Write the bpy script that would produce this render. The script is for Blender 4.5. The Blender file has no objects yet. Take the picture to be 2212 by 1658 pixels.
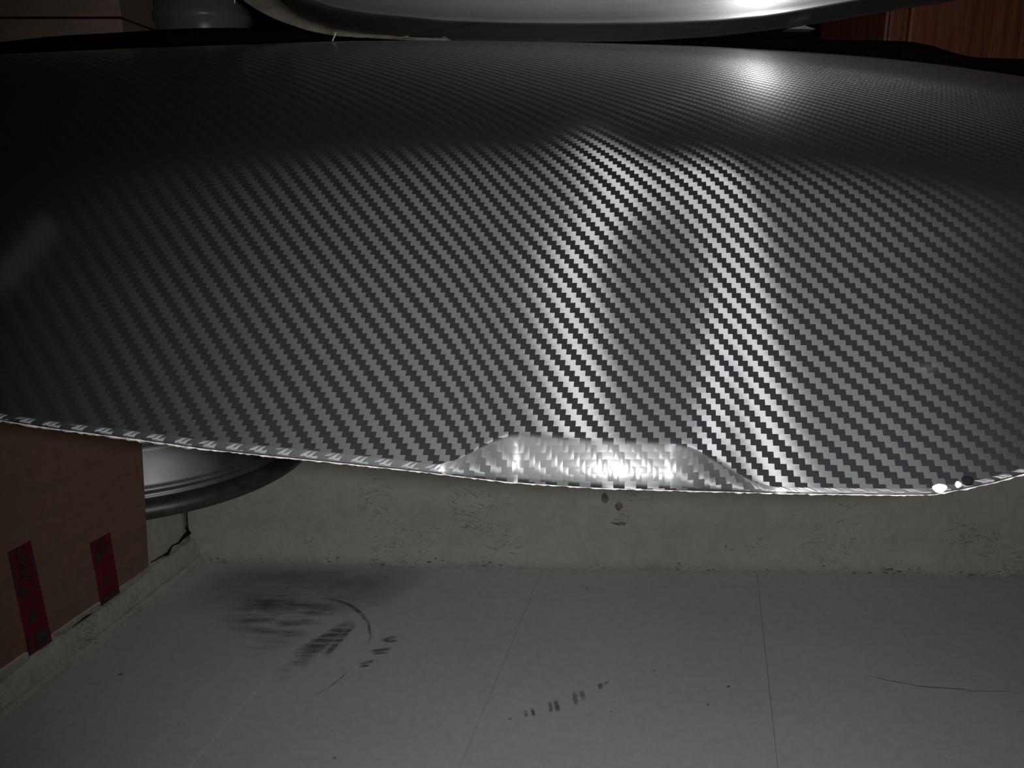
import bpy, bmesh, math, random
from mathutils import Vector, Matrix
random.seed(7)
C = bpy.context.scene.collection
SC = bpy.context.scene
PI = math.pi

# ------------------------------------------------------------------ camera
F = 1789.0                      # focal length in pixels of the 2212 wide frame
CX, CY = 1106.0, 829.0
CAM = Vector((0.0, 0.0, 0.80))
PITCH = math.radians(15.0)
cam_data = bpy.data.cameras.new('camera')
cam = bpy.data.objects.new('camera', cam_data)
C.objects.link(cam)
cam.location = CAM
cam.rotation_euler = (PI/2 - PITCH, 0, 0)
cam_data.sensor_width = 36.0
cam_data.lens = F/2212.0*36.0
cam_data.clip_start = 0.01
SC.camera = cam

# ------------------------------------------------------------------ light: only the camera's own flash, in a dark room
wd = bpy.data.worlds.new('world'); SC.world = wd
wd.use_nodes = True
wd.node_tree.nodes['Background'].inputs[0].default_value = (0.5, 0.6, 0.8, 1)
wd.node_tree.nodes['Background'].inputs[1].default_value = 0.0012
SC.view_settings.view_transform = 'Standard'
SC.view_settings.look = 'None'
SC.view_settings.exposure = 0.0
SC.view_settings.gamma = 1.0
SC.view_settings.use_curve_mapping = False

def ray(x, y):
    """direction through a point of the photograph (length along the optical axis = 1)"""
    u = (x-CX)/F; v = (y-CY)/F
    c, s = math.cos(PITCH), math.sin(PITCH)
    return Vector((u, c - v*s, -s - v*c))
def at_R(x, y, R):
    d = ray(x, y); return CAM + d.normalized()*R
def on_z(x, y, z):
    d = ray(x, y); t = (z-CAM.z)/d.z; return CAM + d*t
def at_Y(x, y, Y):
    d = ray(x, y); return CAM + d*(Y/d.y)
def on_plane(x, y, p0, n):
    d = ray(x, y); t = (p0-CAM).dot(n)/d.dot(n); return CAM + d*t

fl = bpy.data.lights.new('camera_flash', 'SPOT')
fl.energy = 28.0
fl.color = (1.0, 0.985, 0.96)
fl.spot_size = math.radians(109)
fl.spot_blend = 1.0
fl.shadow_soft_size = 0.008
flash = bpy.data.objects.new('camera_flash', fl); C.objects.link(flash)
flash.location = CAM + Vector((0.028, 0.0, -0.002))
flash.rotation_euler = (at_R(1420, 985, 1.0) - flash.location).to_track_quat('-Z', 'Y').to_euler()

# ------------------------------------------------------------------ helpers
def link(name, me, mat, parent=None, smooth=False):
    o = bpy.data.objects.new(name, me); C.objects.link(o)
    if mat is not None: me.materials.append(mat)
    if parent is not None: o.parent = parent
    if smooth:
        for p in me.polygons: p.use_smooth = True
    return o
def obj(name, bm, mat, parent=None, smooth=False):
    me = bpy.data.meshes.new(name); bm.normal_update(); bm.to_mesh(me); bm.free()
    return link(name, me, mat, parent, smooth)
def tag(o, label=None, cat=None, group=None, kind=None):
    if label: o['label'] = label
    if cat: o['category'] = cat
    if group: o['group'] = group
    if kind: o['kind'] = kind
    return o
def empty(name, loc=(0,0,0)):
    o = bpy.data.objects.new(name, None); C.objects.link(o); o.location = loc
    o.empty_display_size = 0.05
    return o
def under(o, parent):
    """keep world coordinates of mesh data when the parent Empty is not at the origin"""
    o.parent = parent; o.matrix_parent_inverse = Matrix.Translation(parent.location).inverted(); return o
def add_box(bm, lo, hi, bev=0.0):
    g = bmesh.ops.create_cube(bm, size=1.0)
    vs = g['verts']
    for v in vs:
        v.co = Vector(((lo[i]+hi[i])/2 + v.co[i]*(hi[i]-lo[i]) for i in range(3)))
    if bev:
        es = {e for v in vs for e in v.link_edges}
        bmesh.ops.bevel(bm, geom=list(es), offset=bev, segments=2, affect='EDGES', profile=0.5)
def add_hex(bm, b4, t4):
    """box from 4 bottom and 4 top corners"""
    b = [bm.verts.new(p) for p in b4]; t = [bm.verts.new(p) for p in t4]
    bm.faces.new(b[::-1]); bm.faces.new(t)
    for i in range(4):
        j = (i+1) % 4; bm.faces.new((b[i], b[j], t[j], t[i]))
def add_lathe(bm, prof, c, n=96, closed=True):
    rings = []
    for r, z in prof:
        rings.append([bm.verts.new((c[0]+r*math.cos(2*PI*k/n), c[1]+r*math.sin(2*PI*k/n), c[2]+z)) for k in range(n)])
    m = len(rings)
    for i in range(m if closed else m-1):
        a, b = rings[i], rings[(i+1) % m]
        for k in range(n):
            bm.faces.new((a[k], a[(k+1) % n], b[(k+1) % n], b[k]))
def add_tube(bm, pts, rad, seg=8):
    rings = []
    for i, p in enumerate(pts):
        t = (pts[min(i+1, len(pts)-1)] - pts[max(i-1, 0)]).normalized()
        a = t.cross(Vector((0, 0, 1)))
        if a.length < 1e-4: a = t.cross(Vector((1, 0, 0)))
        a.normalize(); b = t.cross(a)
        r = rad[i] if isinstance(rad, (list, tuple)) else rad
        rings.append([bm.verts.new(p + a*r*math.cos(2*PI*k/seg) + b*r*math.sin(2*PI*k/seg)) for k in range(seg)])
    for i in range(len(rings)-1):
        for k in range(seg):
            bm.faces.new((rings[i][k], rings[i][(k+1) % seg], rings[i+1][(k+1) % seg], rings[i+1][k]))
    bm.faces.new(rings[0][::-1]); bm.faces.new(rings[-1])
def add_sheet(bm, grid, thick, n=None):
    """a thin closed sheet from a grid of points; thickness along -n (or local normal)"""
    R, Cn = len(grid), len(grid[0])
    top = [[bm.verts.new(p) for p in row] for row in grid]
    def nor(i, j):
        if n is not None: return n
        a = grid[i][min(j+1, Cn-1)] - grid[i][max(j-1, 0)]
        b = grid[min(i+1, R-1)][j] - grid[max(i-1, 0)][j]
        return a.cross(b).normalized()
    bot = [[bm.verts.new(grid[i][j] - nor(i, j)*thick) for j in range(Cn)] for i in range(R)]
    for i in range(R-1):
        for j in range(Cn-1):
            bm.faces.new((top[i][j], top[i][j+1], top[i+1][j+1], top[i+1][j]))
            bm.faces.new((bot[i][j], bot[i+1][j], bot[i+1][j+1], bot[i][j+1]))
    for i in range(R-1):
        bm.faces.new((top[i][0], top[i+1][0], bot[i+1][0], bot[i][0]))
        bm.faces.new((top[i][-1], bot[i][-1], bot[i+1][-1], top[i+1][-1]))
    for j in range(Cn-1):
        bm.faces.new((top[0][j], bot[0][j], bot[0][j+1], top[0][j+1]))
        bm.faces.new((top[-1][j], top[-1][j+1], bot[-1][j+1], bot[-1][j]))
def lin(tbl, x):
    if x <= tbl[0][0]:
        (a, b), (c, d) = tbl[0], tbl[1]
    elif x >= tbl[-1][0]:
        (a, b), (c, d) = tbl[-2], tbl[-1]
    else:
        for k in range(len(tbl)-1):
            if tbl[k][0] <= x <= tbl[k+1][0]:
                (a, b), (c, d) = tbl[k], tbl[k+1]; break
    return b + (d-b)*(x-a)/(c-a)
def smo(tbl, x, w):
    s = 0.0; ws = 0.0
    for k in range(-4, 5):
        g = 1 - abs(k)/5.0
        s += g*lin(tbl, x + w*k/4.0); ws += g
    return s/ws
def sstep(a, b, x):
    t = max(0.0, min(1.0, (x-a)/(b-a))); return t*t*(3-2*t)

# ------------------------------------------------------------------ materials
class NT:
    def __init__(s, name):
        s.m = bpy.data.materials.new(name); s.m.use_nodes = True
        s.t = s.m.node_tree; s.n = s.t.nodes; s.l = s.t.links
        s.b = s.n['Principled BSDF']; s.out = s.n['Material Output']
    def new(s, typ, **kw):
        n = s.n.new(typ)
        for k, v in kw.items(): setattr(n, k, v)
        return n
    def put(s, sock, v):
        if isinstance(v, bpy.types.NodeSocket): s.l.new(v, sock)
        else: sock.default_value = v
    def math(s, op, a, b=None, c=None, clamp=False):
        n = s.new('ShaderNodeMath', operation=op, use_clamp=clamp)
        s.put(n.inputs[0], a)
        if b is not None: s.put(n.inputs[1], b)
        if c is not None: s.put(n.inputs[2], c)
        return n.outputs[0]
    def noise(s, scale, detail=4, rough=0.55, vec=None, dist=0.0):
        n = s.new('ShaderNodeTexNoise')
        n.inputs['Scale'].default_value = scale; n.inputs['Detail'].default_value = detail
        n.inputs['Roughness'].default_value = rough; n.inputs['Distortion'].default_value = dist
        if vec is None: vec = s.coord()
        s.l.new(vec, n.inputs['Vector'])
        return n.outputs['Fac']
    def coord(s, scale=None, rot=None):
        n = s.new('ShaderNodeTexCoord').outputs['Object']
        if scale or rot:
            mp = s.new('ShaderNodeMapping')
            if scale: mp.inputs['Scale'].default_value = scale
            if rot: mp.inputs['Rotation'].default_value = rot
            s.l.new(n, mp.inputs['Vector']); n = mp.outputs[0]
        return n
    def ramp(s, fac, stops):
        n = s.new('ShaderNodeValToRGB'); e = n.color_ramp.elements
        while len(e) < len(stops): e.new(0.5)
        for k, (p, c) in enumerate(stops):
            e[k].position = p; e[k].color = (*c, 1) if len(c) == 3 else c
        s.l.new(fac, n.inputs[0]); return n.outputs[0]
    def mix(s, fac, a, b, typ='MIX'):
        n = s.new('ShaderNodeMix', data_type='RGBA', blend_type=typ)
        s.put(n.inputs[0], fac); s.put(n.inputs[6], a); s.put(n.inputs[7], b)
        return n.outputs[2]
    def bump(s, h, strength=0.3, dist=0.001, base=None):
        n = s.new('ShaderNodeBump'); n.inputs['Strength'].default_value = strength
        n.inputs['Distance'].default_value = dist
        s.l.new(h, n.inputs['Height'])
        if base is not None: s.l.new(base, n.inputs['Normal'])
        s.l.new(n.outputs[0], s.b.inputs['Normal']); return n.outputs[0]
    def set(s, **kw):
        for k, v in kw.items():
            s.put(s.b.inputs[k.replace('_', ' ')], v)
        return s.m

# grey paint on the boards of the floor
def mat_floor():
    t = NT('grey_floor_paint')
    big = t.noise(2.2, 5, 0.6)
    fine = t.noise(60, 5, 0.65)
    col = t.ramp(big, [(0.25, (0.395, 0.39, 0.392)), (0.55, (0.46, 0.452, 0.449)), (0.8, (0.50, 0.49, 0.48))])
    col = t.mix(0.35, col, t.ramp(fine, [(0.35, (0.39, 0.385, 0.385)), (0.65, (0.52, 0.51, 0.50))]))
    hair = t.noise(7, 3, 0.5, t.coord((1, 9, 1), (0, 0, 0.3)), 1.6)
    line = t.math('SUBTRACT', 1.0, t.math('MULTIPLY', t.math('ABSOLUTE', t.math('SUBTRACT', hair, 0.5)), 220.0), clamp=True)
    gate = t.math('GREATER_THAN', t.noise(4.0, 2), 0.62)
    spk = t.math('GREATER_THAN', t.noise(45, 2, 0.5), 0.76)
    dark = t.math('MAXIMUM', t.math('MULTIPLY', t.math('MULTIPLY', line, gate), 0.45), t.math('MULTIPLY', spk, 0.6))
    col = t.mix(dark, col, (0.09, 0.085, 0.08, 1))
    t.bump(fine, 0.25, 0.0012)
    return t.set(Base_Color=col, Roughness=0.75, Specular_IOR_Level=0.2)
def mat_plaster(name, a, b, crack=1.0):
    t = NT(name)
    big = t.noise(5.0, 6, 0.62)
    mid = t.noise(26, 6, 0.66, dist=0.6)
    col = t.ramp(big, [(0.25, a), (0.75, b)])
    col = t.mix(0.3, col, t.ramp(mid, [(0.3, tuple(c*0.72 for c in a)), (0.62, b)]))
    hair = t.noise(9, 4, 0.6, t.coord((1, 1, 2.2)), 2.2)
    line = t.math('SUBTRACT', 1.0, t.math('MULTIPLY', t.math('ABSOLUTE', t.math('SUBTRACT', hair, 0.5)), 130.0), clamp=True)
    gate = t.math('GREATER_THAN', t.noise(6.5, 3), 0.56)
    spk = t.math('GREATER_THAN', t.noise(38, 3, 0.6), 0.74)
    dark = t.math('MAXIMUM', t.math('MULTIPLY', t.math('MULTIPLY', line, gate), 0.5*crack), t.math('MULTIPLY', spk, 0.55))
    col = t.mix(dark, col, (0.07, 0.062, 0.05, 1))
    h = t.math('SUBTRACT', t.math('ADD', mid, t.math('MULTIPLY', big, 1.5)), t.math('MULTIPLY', dark, 0.6))
    t.bump(h, 0.6, 0.006)
    return t.set(Base_Color=col, Roughness=0.9, Specular_IOR_Level=0.15)
def mat_plain(name, col, rough=0.6, metal=0.0, spec=0.4, var=0.25, scale=30, bump=0.15, dist=0.001):
    t = NT(name)
    f = t.noise(scale, 4)
    lo = tuple(c*(1-var) for c in col); hi = tuple(min(1, c*(1+var)) for c in col)
    c = t.ramp(f, [(0.3, lo), (0.7, hi)])
    if bump: t.bump(f, bump, dist)
    return t.set(Base_Color=c, Roughness=rough, Metallic=metal, Specular_IOR_Level=spec)
def mat_stain(name, col, lo, hi, scale, stretch=(1, 1, 1), rot=(0, 0, 0), amount=0.8):
    """worn-through mark: dark rubber left on the paint, broken up by noise"""
    t = NT(name)
    f = t.noise(scale, 5, 0.65, t.coord(stretch, rot))
    fac = t.math('MULTIPLY', t.ramp(f, [(lo, (0, 0, 0)), (hi, (1, 1, 1))]), amount)
    ed = t.new('ShaderNodeUVMap').outputs[0]
    sp = t.new('ShaderNodeSeparateXYZ'); t.l.new(ed, sp.inputs[0])
    fade = t.math('MULTIPLY', t.math('MULTIPLY', sp.outputs[0], t.math('SUBTRACT', 1.0, sp.outputs[0])),
                  t.math('MULTIPLY', sp.outputs[1], t.math('SUBTRACT', 1.0, sp.outputs[1])))
    fade = t.math('MULTIPLY', fade, 22.0, clamp=True)
    fac = t.math('MULTIPLY', fac, fade)
    t.set(Base_Color=(*col, 1), Roughness=0.8, Specular_IOR_Level=0.1, Alpha=fac)
    return t.m

def mat_carbon():
    """embossed twill film: two sets of shiny ribs, across and along, in 2 over 2 floats"""
    t = NT('carbon_twill_film')
    uv = t.new('ShaderNodeUVMap', uv_map='weave').outputs[0]
    sp = t.new('ShaderNodeSeparateXYZ'); t.l.new(uv, sp.inputs[0])
    u, v = sp.outputs[0], sp.outputs[1]
    iu, iv = t.math('FLOOR', u), t.math('FLOOR', v)
    fu, fv = t.math('FRACT', u), t.math('FRACT', v)
    k = t.math('FLOORED_MODULO', t.math('SUBTRACT', iu, iv), 4.0)
    weft = t.math('LESS_THAN', k, 1.5)
    # position along the float (0..2) and across it (0..1)
    pw = t.math('ADD', k, fu)
    pp = t.math('ADD', t.math('SUBTRACT', 3.0, k), fv)
    along = t.math('ADD', t.math('MULTIPLY', weft, pw), t.math('MULTIPLY', t.math('SUBTRACT', 1.0, weft), pp))
    across = t.math('ADD', t.math('MULTIPLY', weft, fv), t.math('MULTIPLY', t.math('SUBTRACT', 1.0, weft), fu))
    ha = t.math('POWER', t.math('SINE', t.math('MULTIPLY', along, PI/2)), 0.9)
    hc = t.math('POWER', t.math('SINE', t.math('MULTIPLY', across, PI)), 0.9)
    h = t.math('MULTIPLY', t.math('MULTIPLY', ha, hc), t.math('SUBTRACT', 1.0, t.math('MULTIPLY', weft, 0.75)))
    grey_marks = t.new('ShaderNodeAttribute', attribute_name='grey_marks').outputs['Fac']
    grime = t.noise(90, 4, 0.6)
    col = t.mix(grey_marks, (0.0055, 0.0061, 0.0070, 1), (0.045, 0.043, 0.042, 1))
    tg = t.new('ShaderNodeTangent', direction_type='UV_MAP', uv_map='weave').outputs[0]
    bn = t.new('ShaderNodeBump'); bn.inputs['Strength'].default_value = BUMP_S; bn.inputs['Distance'].default_value = 0.0006
    t.l.new(h, bn.inputs['Height']); bn = bn.outputs[0]
    rot = t.math('MULTIPLY', t.math('SUBTRACT', 1.0, weft), 0.25)
    def glossy(r, an, dist, colr, aniso=True):
        g = t.new('ShaderNodeBsdfAnisotropic', distribution=dist)
        g.inputs['Color'].default_value = colr
        t.put(g.inputs['Roughness'], r); g.inputs['Anisotropy'].default_value = an
        t.l.new(bn, g.inputs['Normal'])
        if aniso:
            t.l.new(rot, g.inputs['Rotation']); t.l.new(tg, g.inputs['Tangent'])
        return g.outputs[0]
    def mixs(f, a, b):
        m = t.new('ShaderNodeMixShader'); t.put(m.inputs[0], f); t.l.new(a, m.inputs[1]); t.l.new(b, m.inputs[2]); return m.outputs[0]
    dif = t.new('ShaderNodeBsdfDiffuse'); t.l.new(col, dif.inputs['Color'])
    A = glossy(RA, AA, 'BECKMANN', (0.50, 0.50, 0.51, 1)); B = glossy(RB, AB, 'BECKMANN', (0.92, 0.97, 1, 1)); K = glossy(RK, 0.0, 'GGX', (1, 1, 1, 1), False)
    fr = t.new('ShaderNodeFresnel'); fr.inputs['IOR'].default_value = IORF; t.l.new(bn, fr.inputs['Normal'])
    K2 = glossy(0.5, 0.0, 'GGX', (1, 1, 1, 1), False)
    lw = t.new('ShaderNodeLayerWeight'); lw.inputs['Blend'].default_value = 0.5
    wk = t.math('ADD', WK, t.math('MULTIPLY', t.math('MULTIPLY', t.math('POWER', lw.outputs['Facing'], 7.0), 1.0), t.math('SUBTRACT', 1.0, t.math('MULTIPLY', weft, 0.8))), clamp=True)
    gl = mixs(wk, mixs(0.17, mixs(WB, A, B), K2), K)
    sh_ = mixs(fr.outputs[0], dif.outputs[0], gl)
    t.l.new(sh_, t.out.inputs['Surface'])
    t.n.remove(t.b)
    return t.m
RA, AA, RB, AB, RK, WB, WK, IORF = 0.535, 0.865, 0.70, 0.37, 0.15, 0.58, 0.07, 1.5
BUMP_S, SPEC_L, ANISO, ROT0 = 0.09, 0.60, 0.92, 0.0

def mat_steel():
    t = NT('brushed_steel')
    br = t.noise(3.0, 6, 0.7, t.coord((2, 2, 160)))
    sm = t.noise(14, 4)
    col = t.mix(0.5, t.ramp(br, [(0.3, (0.48, 0.50, 0.51)), (0.7, (0.55, 0.57, 0.58))]), t.ramp(sm, [(0.3, (0.46, 0.48, 0.49)), (0.7, (0.58, 0.60, 0.60))]))
    r = t.math('ADD', 0.245, t.math('MULTIPLY', br, 0.05))
    tg = t.new('ShaderNodeCombineXYZ'); tg.inputs[0].default_value = 1.0
    t.l.new(tg.outputs[0], t.b.inputs['Tangent'])
    t.bump(br, 0.05, 0.0004)
    t.set(Base_Color=col, Metallic=1.0, Roughness=r, Anisotropic=0.7, Anisotropic_Rotation=0.25)
    b2 = t.new('ShaderNodeBsdfAnisotropic', distribution='GGX')        # the wider haze of a dulled brushed surface
    t.l.new(col, b2.inputs['Color']); b2.inputs['Roughness'].default_value = 0.62; b2.inputs['Anisotropy'].default_value = -0.3
    t.l.new(tg.outputs[0], b2.inputs['Tangent'])
    ms = t.new('ShaderNodeMixShader'); ms.inputs[0].default_value = 0.30
    t.l.new(t.b.outputs[0], ms.inputs[1]); t.l.new(b2.outputs[0], ms.inputs[2]); t.l.new(ms.outputs[0], t.out.inputs['Surface'])
    return t.m
def mat_card(name, a, b):
    t = NT(name)
    fl_ = t.noise(6, 4, 0.6, t.coord((1, 1, 14)))
    f = t.noise(120, 4)
    col = t.mix(0.5, t.ramp(fl_, [(0.3, a), (0.7, b)]), t.ramp(f, [(0.3, a), (0.7, b)]))
    t.bump(fl_, 0.15, 0.001)
    return t.set(Base_Color=col, Roughness=0.85, Specular_IOR_Level=0.2)
def mat_wood():
    t = NT('varnished_orange_wood')
    g = t.noise(4, 6, 0.6, t.coord((26, 26, 1.0)), 0.8)
    col = t.ramp(g, [(0.28, (0.10, 0.036, 0.022)), (0.5, (0.185, 0.060, 0.034)), (0.72, (0.28, 0.088, 0.042))])
    t.bump(g, 0.1, 0.0006)
    return t.set(Base_Color=col, Roughness=0.5, Specular_IOR_Level=0.4)

M_floor = mat_floor()
M_wall = mat_plaster('old_plaster', (0.31, 0.298, 0.28), (0.395, 0.38, 0.355))
M_wall_left = mat_plaster('old_plaster_side', (0.33, 0.32, 0.295), (0.43, 0.415, 0.385))
M_fillet = mat_plaster('cement_fillet', (0.31, 0.30, 0.28), (0.43, 0.42, 0.39))
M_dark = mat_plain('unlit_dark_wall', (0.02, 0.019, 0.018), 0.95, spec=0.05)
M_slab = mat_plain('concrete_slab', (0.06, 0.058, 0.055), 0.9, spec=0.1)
M_carbon = mat_carbon()
M_back = mat_plain('panel_underside', (0.02, 0.02, 0.02), 0.8, spec=0.2)
M_cut = mat_plain('cut_film_edge', (0.13, 0.122, 0.115), 0.6, spec=0.35, var=0.55, scale=260, bump=0.6, dist=0.002)
M_steel = mat_steel()
M_flange = mat_plain('pale_dull_rim', (0.15, 0.135, 0.11), 0.7, spec=0.25, var=0.3, scale=40)
M_tab = mat_plain('grey_tab', (0.055, 0.055, 0.055), 0.7)
M_alloy = mat_plain('dull_alloy', (0.10, 0.10, 0.10), 0.50, metal=0.85, var=0.35, scale=18)
M_soot = mat_plain('sooty_alloy', (0.018, 0.017, 0.017), 0.45, metal=0.2, var=0.4, scale=60)
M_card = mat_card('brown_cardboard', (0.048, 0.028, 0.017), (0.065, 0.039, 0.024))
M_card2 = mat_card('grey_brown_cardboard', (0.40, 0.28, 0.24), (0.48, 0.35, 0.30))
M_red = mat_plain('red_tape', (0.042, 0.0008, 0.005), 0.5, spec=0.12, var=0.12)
M_ink = mat_plain('black_print', (0.012, 0.008, 0.008), 0.6, spec=0.2)
M_wood = mat_wood()
M_shelf = mat_plain('raw_shelf_board', (0.22, 0.16, 0.10), 0.8, spec=0.2)
M_black = mat_plain('black_cloth', (0.006, 0.006, 0.007), 0.95, spec=0.05, var=0.4, scale=80)
M_bin = mat_plain('dark_grey_plastic', (0.15, 0.17, 0.19), 0.34, spec=0.5, var=0.4, scale=9)
M_thread = mat_plain('pale_thread', (0.5, 0.46, 0.38), 0.8)
M_chip = mat_plain('bare_bright_chip', (0.42, 0.41, 0.39), 0.3, spec=0.8, var=0.35, scale=420, bump=0.5)
M_hole = mat_plain('dark_hole', (0.002, 0.002, 0.0022), 0.9, spec=0.03)
M_knock = mat_plain('bruised_plaster', (0.15, 0.135, 0.115), 0.95, spec=0.05, var=0.5, scale=120)
M_crack = mat_plain('open_crack', (0.02, 0.017, 0.014), 0.95, spec=0.05)

# ------------------------------------------------------------------ the setting
wl0 = on_z(415, 1207, 0.0)                 # floor corner, left end of the back wall
wl1 = on_z(1600, 1228, 0.0)
wdir = (wl1-wl0).normalized()
wn = Vector((wdir.y, -wdir.x, 0))          # faces the camera
ll1 = on_z(0, 1530, 0.0)
ldir = (ll1-wl0).normalized()              # runs towards the camera along the left wall
ln_ = Vector((-ldir.y, ldir.x, 0))         # faces into the room
if ln_.x < 0: ln_ = -ln_
VPX = 1540.0
bdir = ray(VPX, 350); bdir.z = 0; bdir.normalize()   # the boards run this way
bper = Vector((bdir.y, -bdir.x, 0))

# floor: painted boards, each a plank of its own
floor = empty('floor'); tag(floor, kind='structure')
seams = [on_z(410, 1655, 0).dot(bper), on_z(1100, 1400, 0).dot(bper), on_z(1660, 1470, 0).dot(bper)]
w0 = seams[1]-seams[0]
edges_ = [seams[0]-2*w0, seams[0]-w0*1.02, seams[0], seams[1], seams[2], seams[2]+1.55*w0, seams[2]+2.6*w0]
for i in range(len(edges_)-1):
    bm = bmesh.new()
    a, b = edges_[i]+0.00008, edges_[i+1]-0.00008
    n = 14
    rows = []
    dz = [0, 0.0015, 0.0002, -0.0004, 0.0006, 0][i % 6]
    for k in range(n+1):
        s = -0.3 + 2.5*k/n
        row = []
        for q, off in ((0, 0), (0.0014, 1), (0.5, 2), (1-0.0014, 1), (1, 0)):
            x = a + (b-a)*q
            z = dz - (0.0005 if off == 0 else 0) + (0.0006*math.sin(3*s+i) if off else 0)
            row.append(bdir*s + bper*x + Vector((0, 0, z)))
        rows.append(row)
    add_sheet(bm, rows, 0.02, Vector((0, 0, 1)))
    obj('plank', bm, M_floor, floor)

# back wall: uneven plaster, rounded into the floor
def wall_sheet(p0, d, n_, length, height, amp, name, mat, back=0.15, start=-0.0, cove=0.02):
    bm = bmesh.new()
    nx, nz = int(length/0.025), int(height/0.025)
    rr = random.Random(len(name))
    ph = [rr.uniform(0, 6) for _ in range(8)]
    rows = []
    for i in range(nz+1):
        z = height*i/nz
        row = []
        for j in range(nx+1):
            s = start + length*j/nx
            o = amp*(math.sin(s*7+ph[0])*math.sin(z*9+ph[1]) + 0.6*math.sin(s*17+ph[2]+z*11) + 0.5*math.sin(s*31+ph[3])*math.cos(z*37+ph[4]))
            o += cove*max(0, 1-z/0.05)**2*(1+0.10*math.sin(s*23+ph[5])+0.08*math.sin(s*51+ph[6])+rr.uniform(-.1,.1))
            row.append(p0 + d*s + n_*o + Vector((0, 0, z-0.004 if i == 0 else z)))
        rows.append(row)
    if d.cross(Vector((0, 0, 1))).dot(n_) < 0:
        rows = [r[::-1] for r in rows]
    add_sheet(bm, rows, back, n_)
    o = obj(name, bm, mat, None, True)
    return tag(o, kind='structure')
TOPZ = 0.93
wall_back = wall_sheet(wl0, wdir, wn, 2.4, TOPZ, 0.0022, 'wall_back', M_wall, 0.12, -0.35)
wall_left = wall_sheet(wl0, ldir, ln_, 1.9, TOPZ, 0.0018, 'wall_left', M_wall_left, 0.12, 0.0, 0.004)

# cement fillet along the foot of the left wall, with a broken upper edge
bm = bmesh.new()
rows = []
n = 70
rr = random.Random(3)
for j in range(n+1):
    s = 1.5*j/n
    hgt = 0.046 + 0.004*math.sin(s*19) + rr.uniform(-0.003, 0.003)
    dep = 0.026 + 0.002*math.sin(s*13) + rr.uniform(-0.001, 0.001)
    pts = [(0.000, hgt), (0.010, hgt-0.001), (0.016, hgt*0.72), (0.019, 0.018), (0.021, 0.0135), (dep, 0.0125), (dep+0.003, 0.009), (dep+0.003, -0.002)]
    rows.append([wl0 + ldir*s + ln_*o + Vector((0, 0, z)) for o, z in pts])
add_sheet(bm, rows, 0.004)
bm.normal_update()
bmesh.ops.recalc_face_normals(bm, faces=bm.faces[:])
base_left = tag(obj('baseboard_left', bm, M_fillet, None, False), kind='structure')
# open crack that runs down the corner and on along the top of the fillet
bm = bmesh.new()
def crack_pts(pl, p0, n_, off=0.004):
    return [on_plane(x, y, p0 + n_*off, n_) for x, y in pl]
wob = random.Random(5)
line = [(404, 1080), (404, 1128), (403, 1140), (408, 1150), (396, 1160), (386, 1172), (372, 1178), (362, 1196), (350, 1200), (338, 1208), (326, 1214)]
pts = crack_pts(line, wl0, ln_, 0.006)
add_tube(bm, pts, [0.001, 0.001, 0.003, 0.006, 0.0035, 0.002, 0.0015, 0.0035, 0.0012, 0.0012, 0.001], 6)
obj('crack', bm, M_crack, wall_left)
bm = bmesh.new()
for s, l, r in ((0.30, 0.05, .0025), (0.42, 0.03, .004), (0.50, 0.06, .002), (0.60, 0.04, .0035), (0.70, 0.05, .003), (0.82, 0.05, .003)):
    p = [wl0 + ldir*(s+l*q) + ln_*0.008 + Vector((0, 0, 0.047+wob.uniform(-.003, .003))) for q in (0, .3, .6, 1)]
    add_tube(bm, p, [0.0006, r, r*0.7, 0.0006], 6)
o = obj('grit', bm, M_crack, base_left); o['kind'] = 'stuff'
# dirt pits along the foot of the back wall
bm = bmesh.new()
for k in range(44):
    x = 450 + 1750*wob.random(); y = lin([(450, 1206), (1600, 1227), (2212, 1240)], x) - abs(wob.gauss(0, 9)) + 6
    p = on_plane(x, y, wl0 + wn*0.022, wn)
    if p.z < 0.006: p.z = 0.006
    r = wob.uniform(0.0008, 0.0022)
    bmesh.ops.create_icosphere(bm, subdivisions=1, radius=r, matrix=Matrix.Translation(p) @ Matrix.Diagonal((wob.uniform(1, 3.5), 1, 1, 1)))
o = obj('grit', bm, M_knock, wall_back); o['kind'] = 'stuff'
# two knocks in the plaster under the panel edge
for x, y, w, h in ((1307, 1075, 7, 11), (1337, 1093, 8, 10), (1337, 1130, 16, 3)):
    bm = bmesh.new()
    p = on_plane(x, y, wl0 + wn*0.003, wn)
    bmesh.ops.create_icosphere(bm, subdivisions=2, radius=1.0, matrix=Matrix.Translation(p) @ Matrix.Diagonal((w/F*1.65, 0.004, h/F*1.65, 1)))
    for v in bm.verts: v.co += Vector((wob.uniform(-.002, .002), 0, wob.uniform(-.002, .002)))
    obj('knock', bm, M_knock, wall_back)

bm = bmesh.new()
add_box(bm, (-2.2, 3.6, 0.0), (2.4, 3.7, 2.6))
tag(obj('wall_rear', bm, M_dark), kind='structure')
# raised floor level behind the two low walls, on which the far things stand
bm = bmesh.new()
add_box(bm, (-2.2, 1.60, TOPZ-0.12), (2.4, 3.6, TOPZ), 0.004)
slab = tag(obj('ledge_slab', bm, M_slab), kind='structure')

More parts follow.
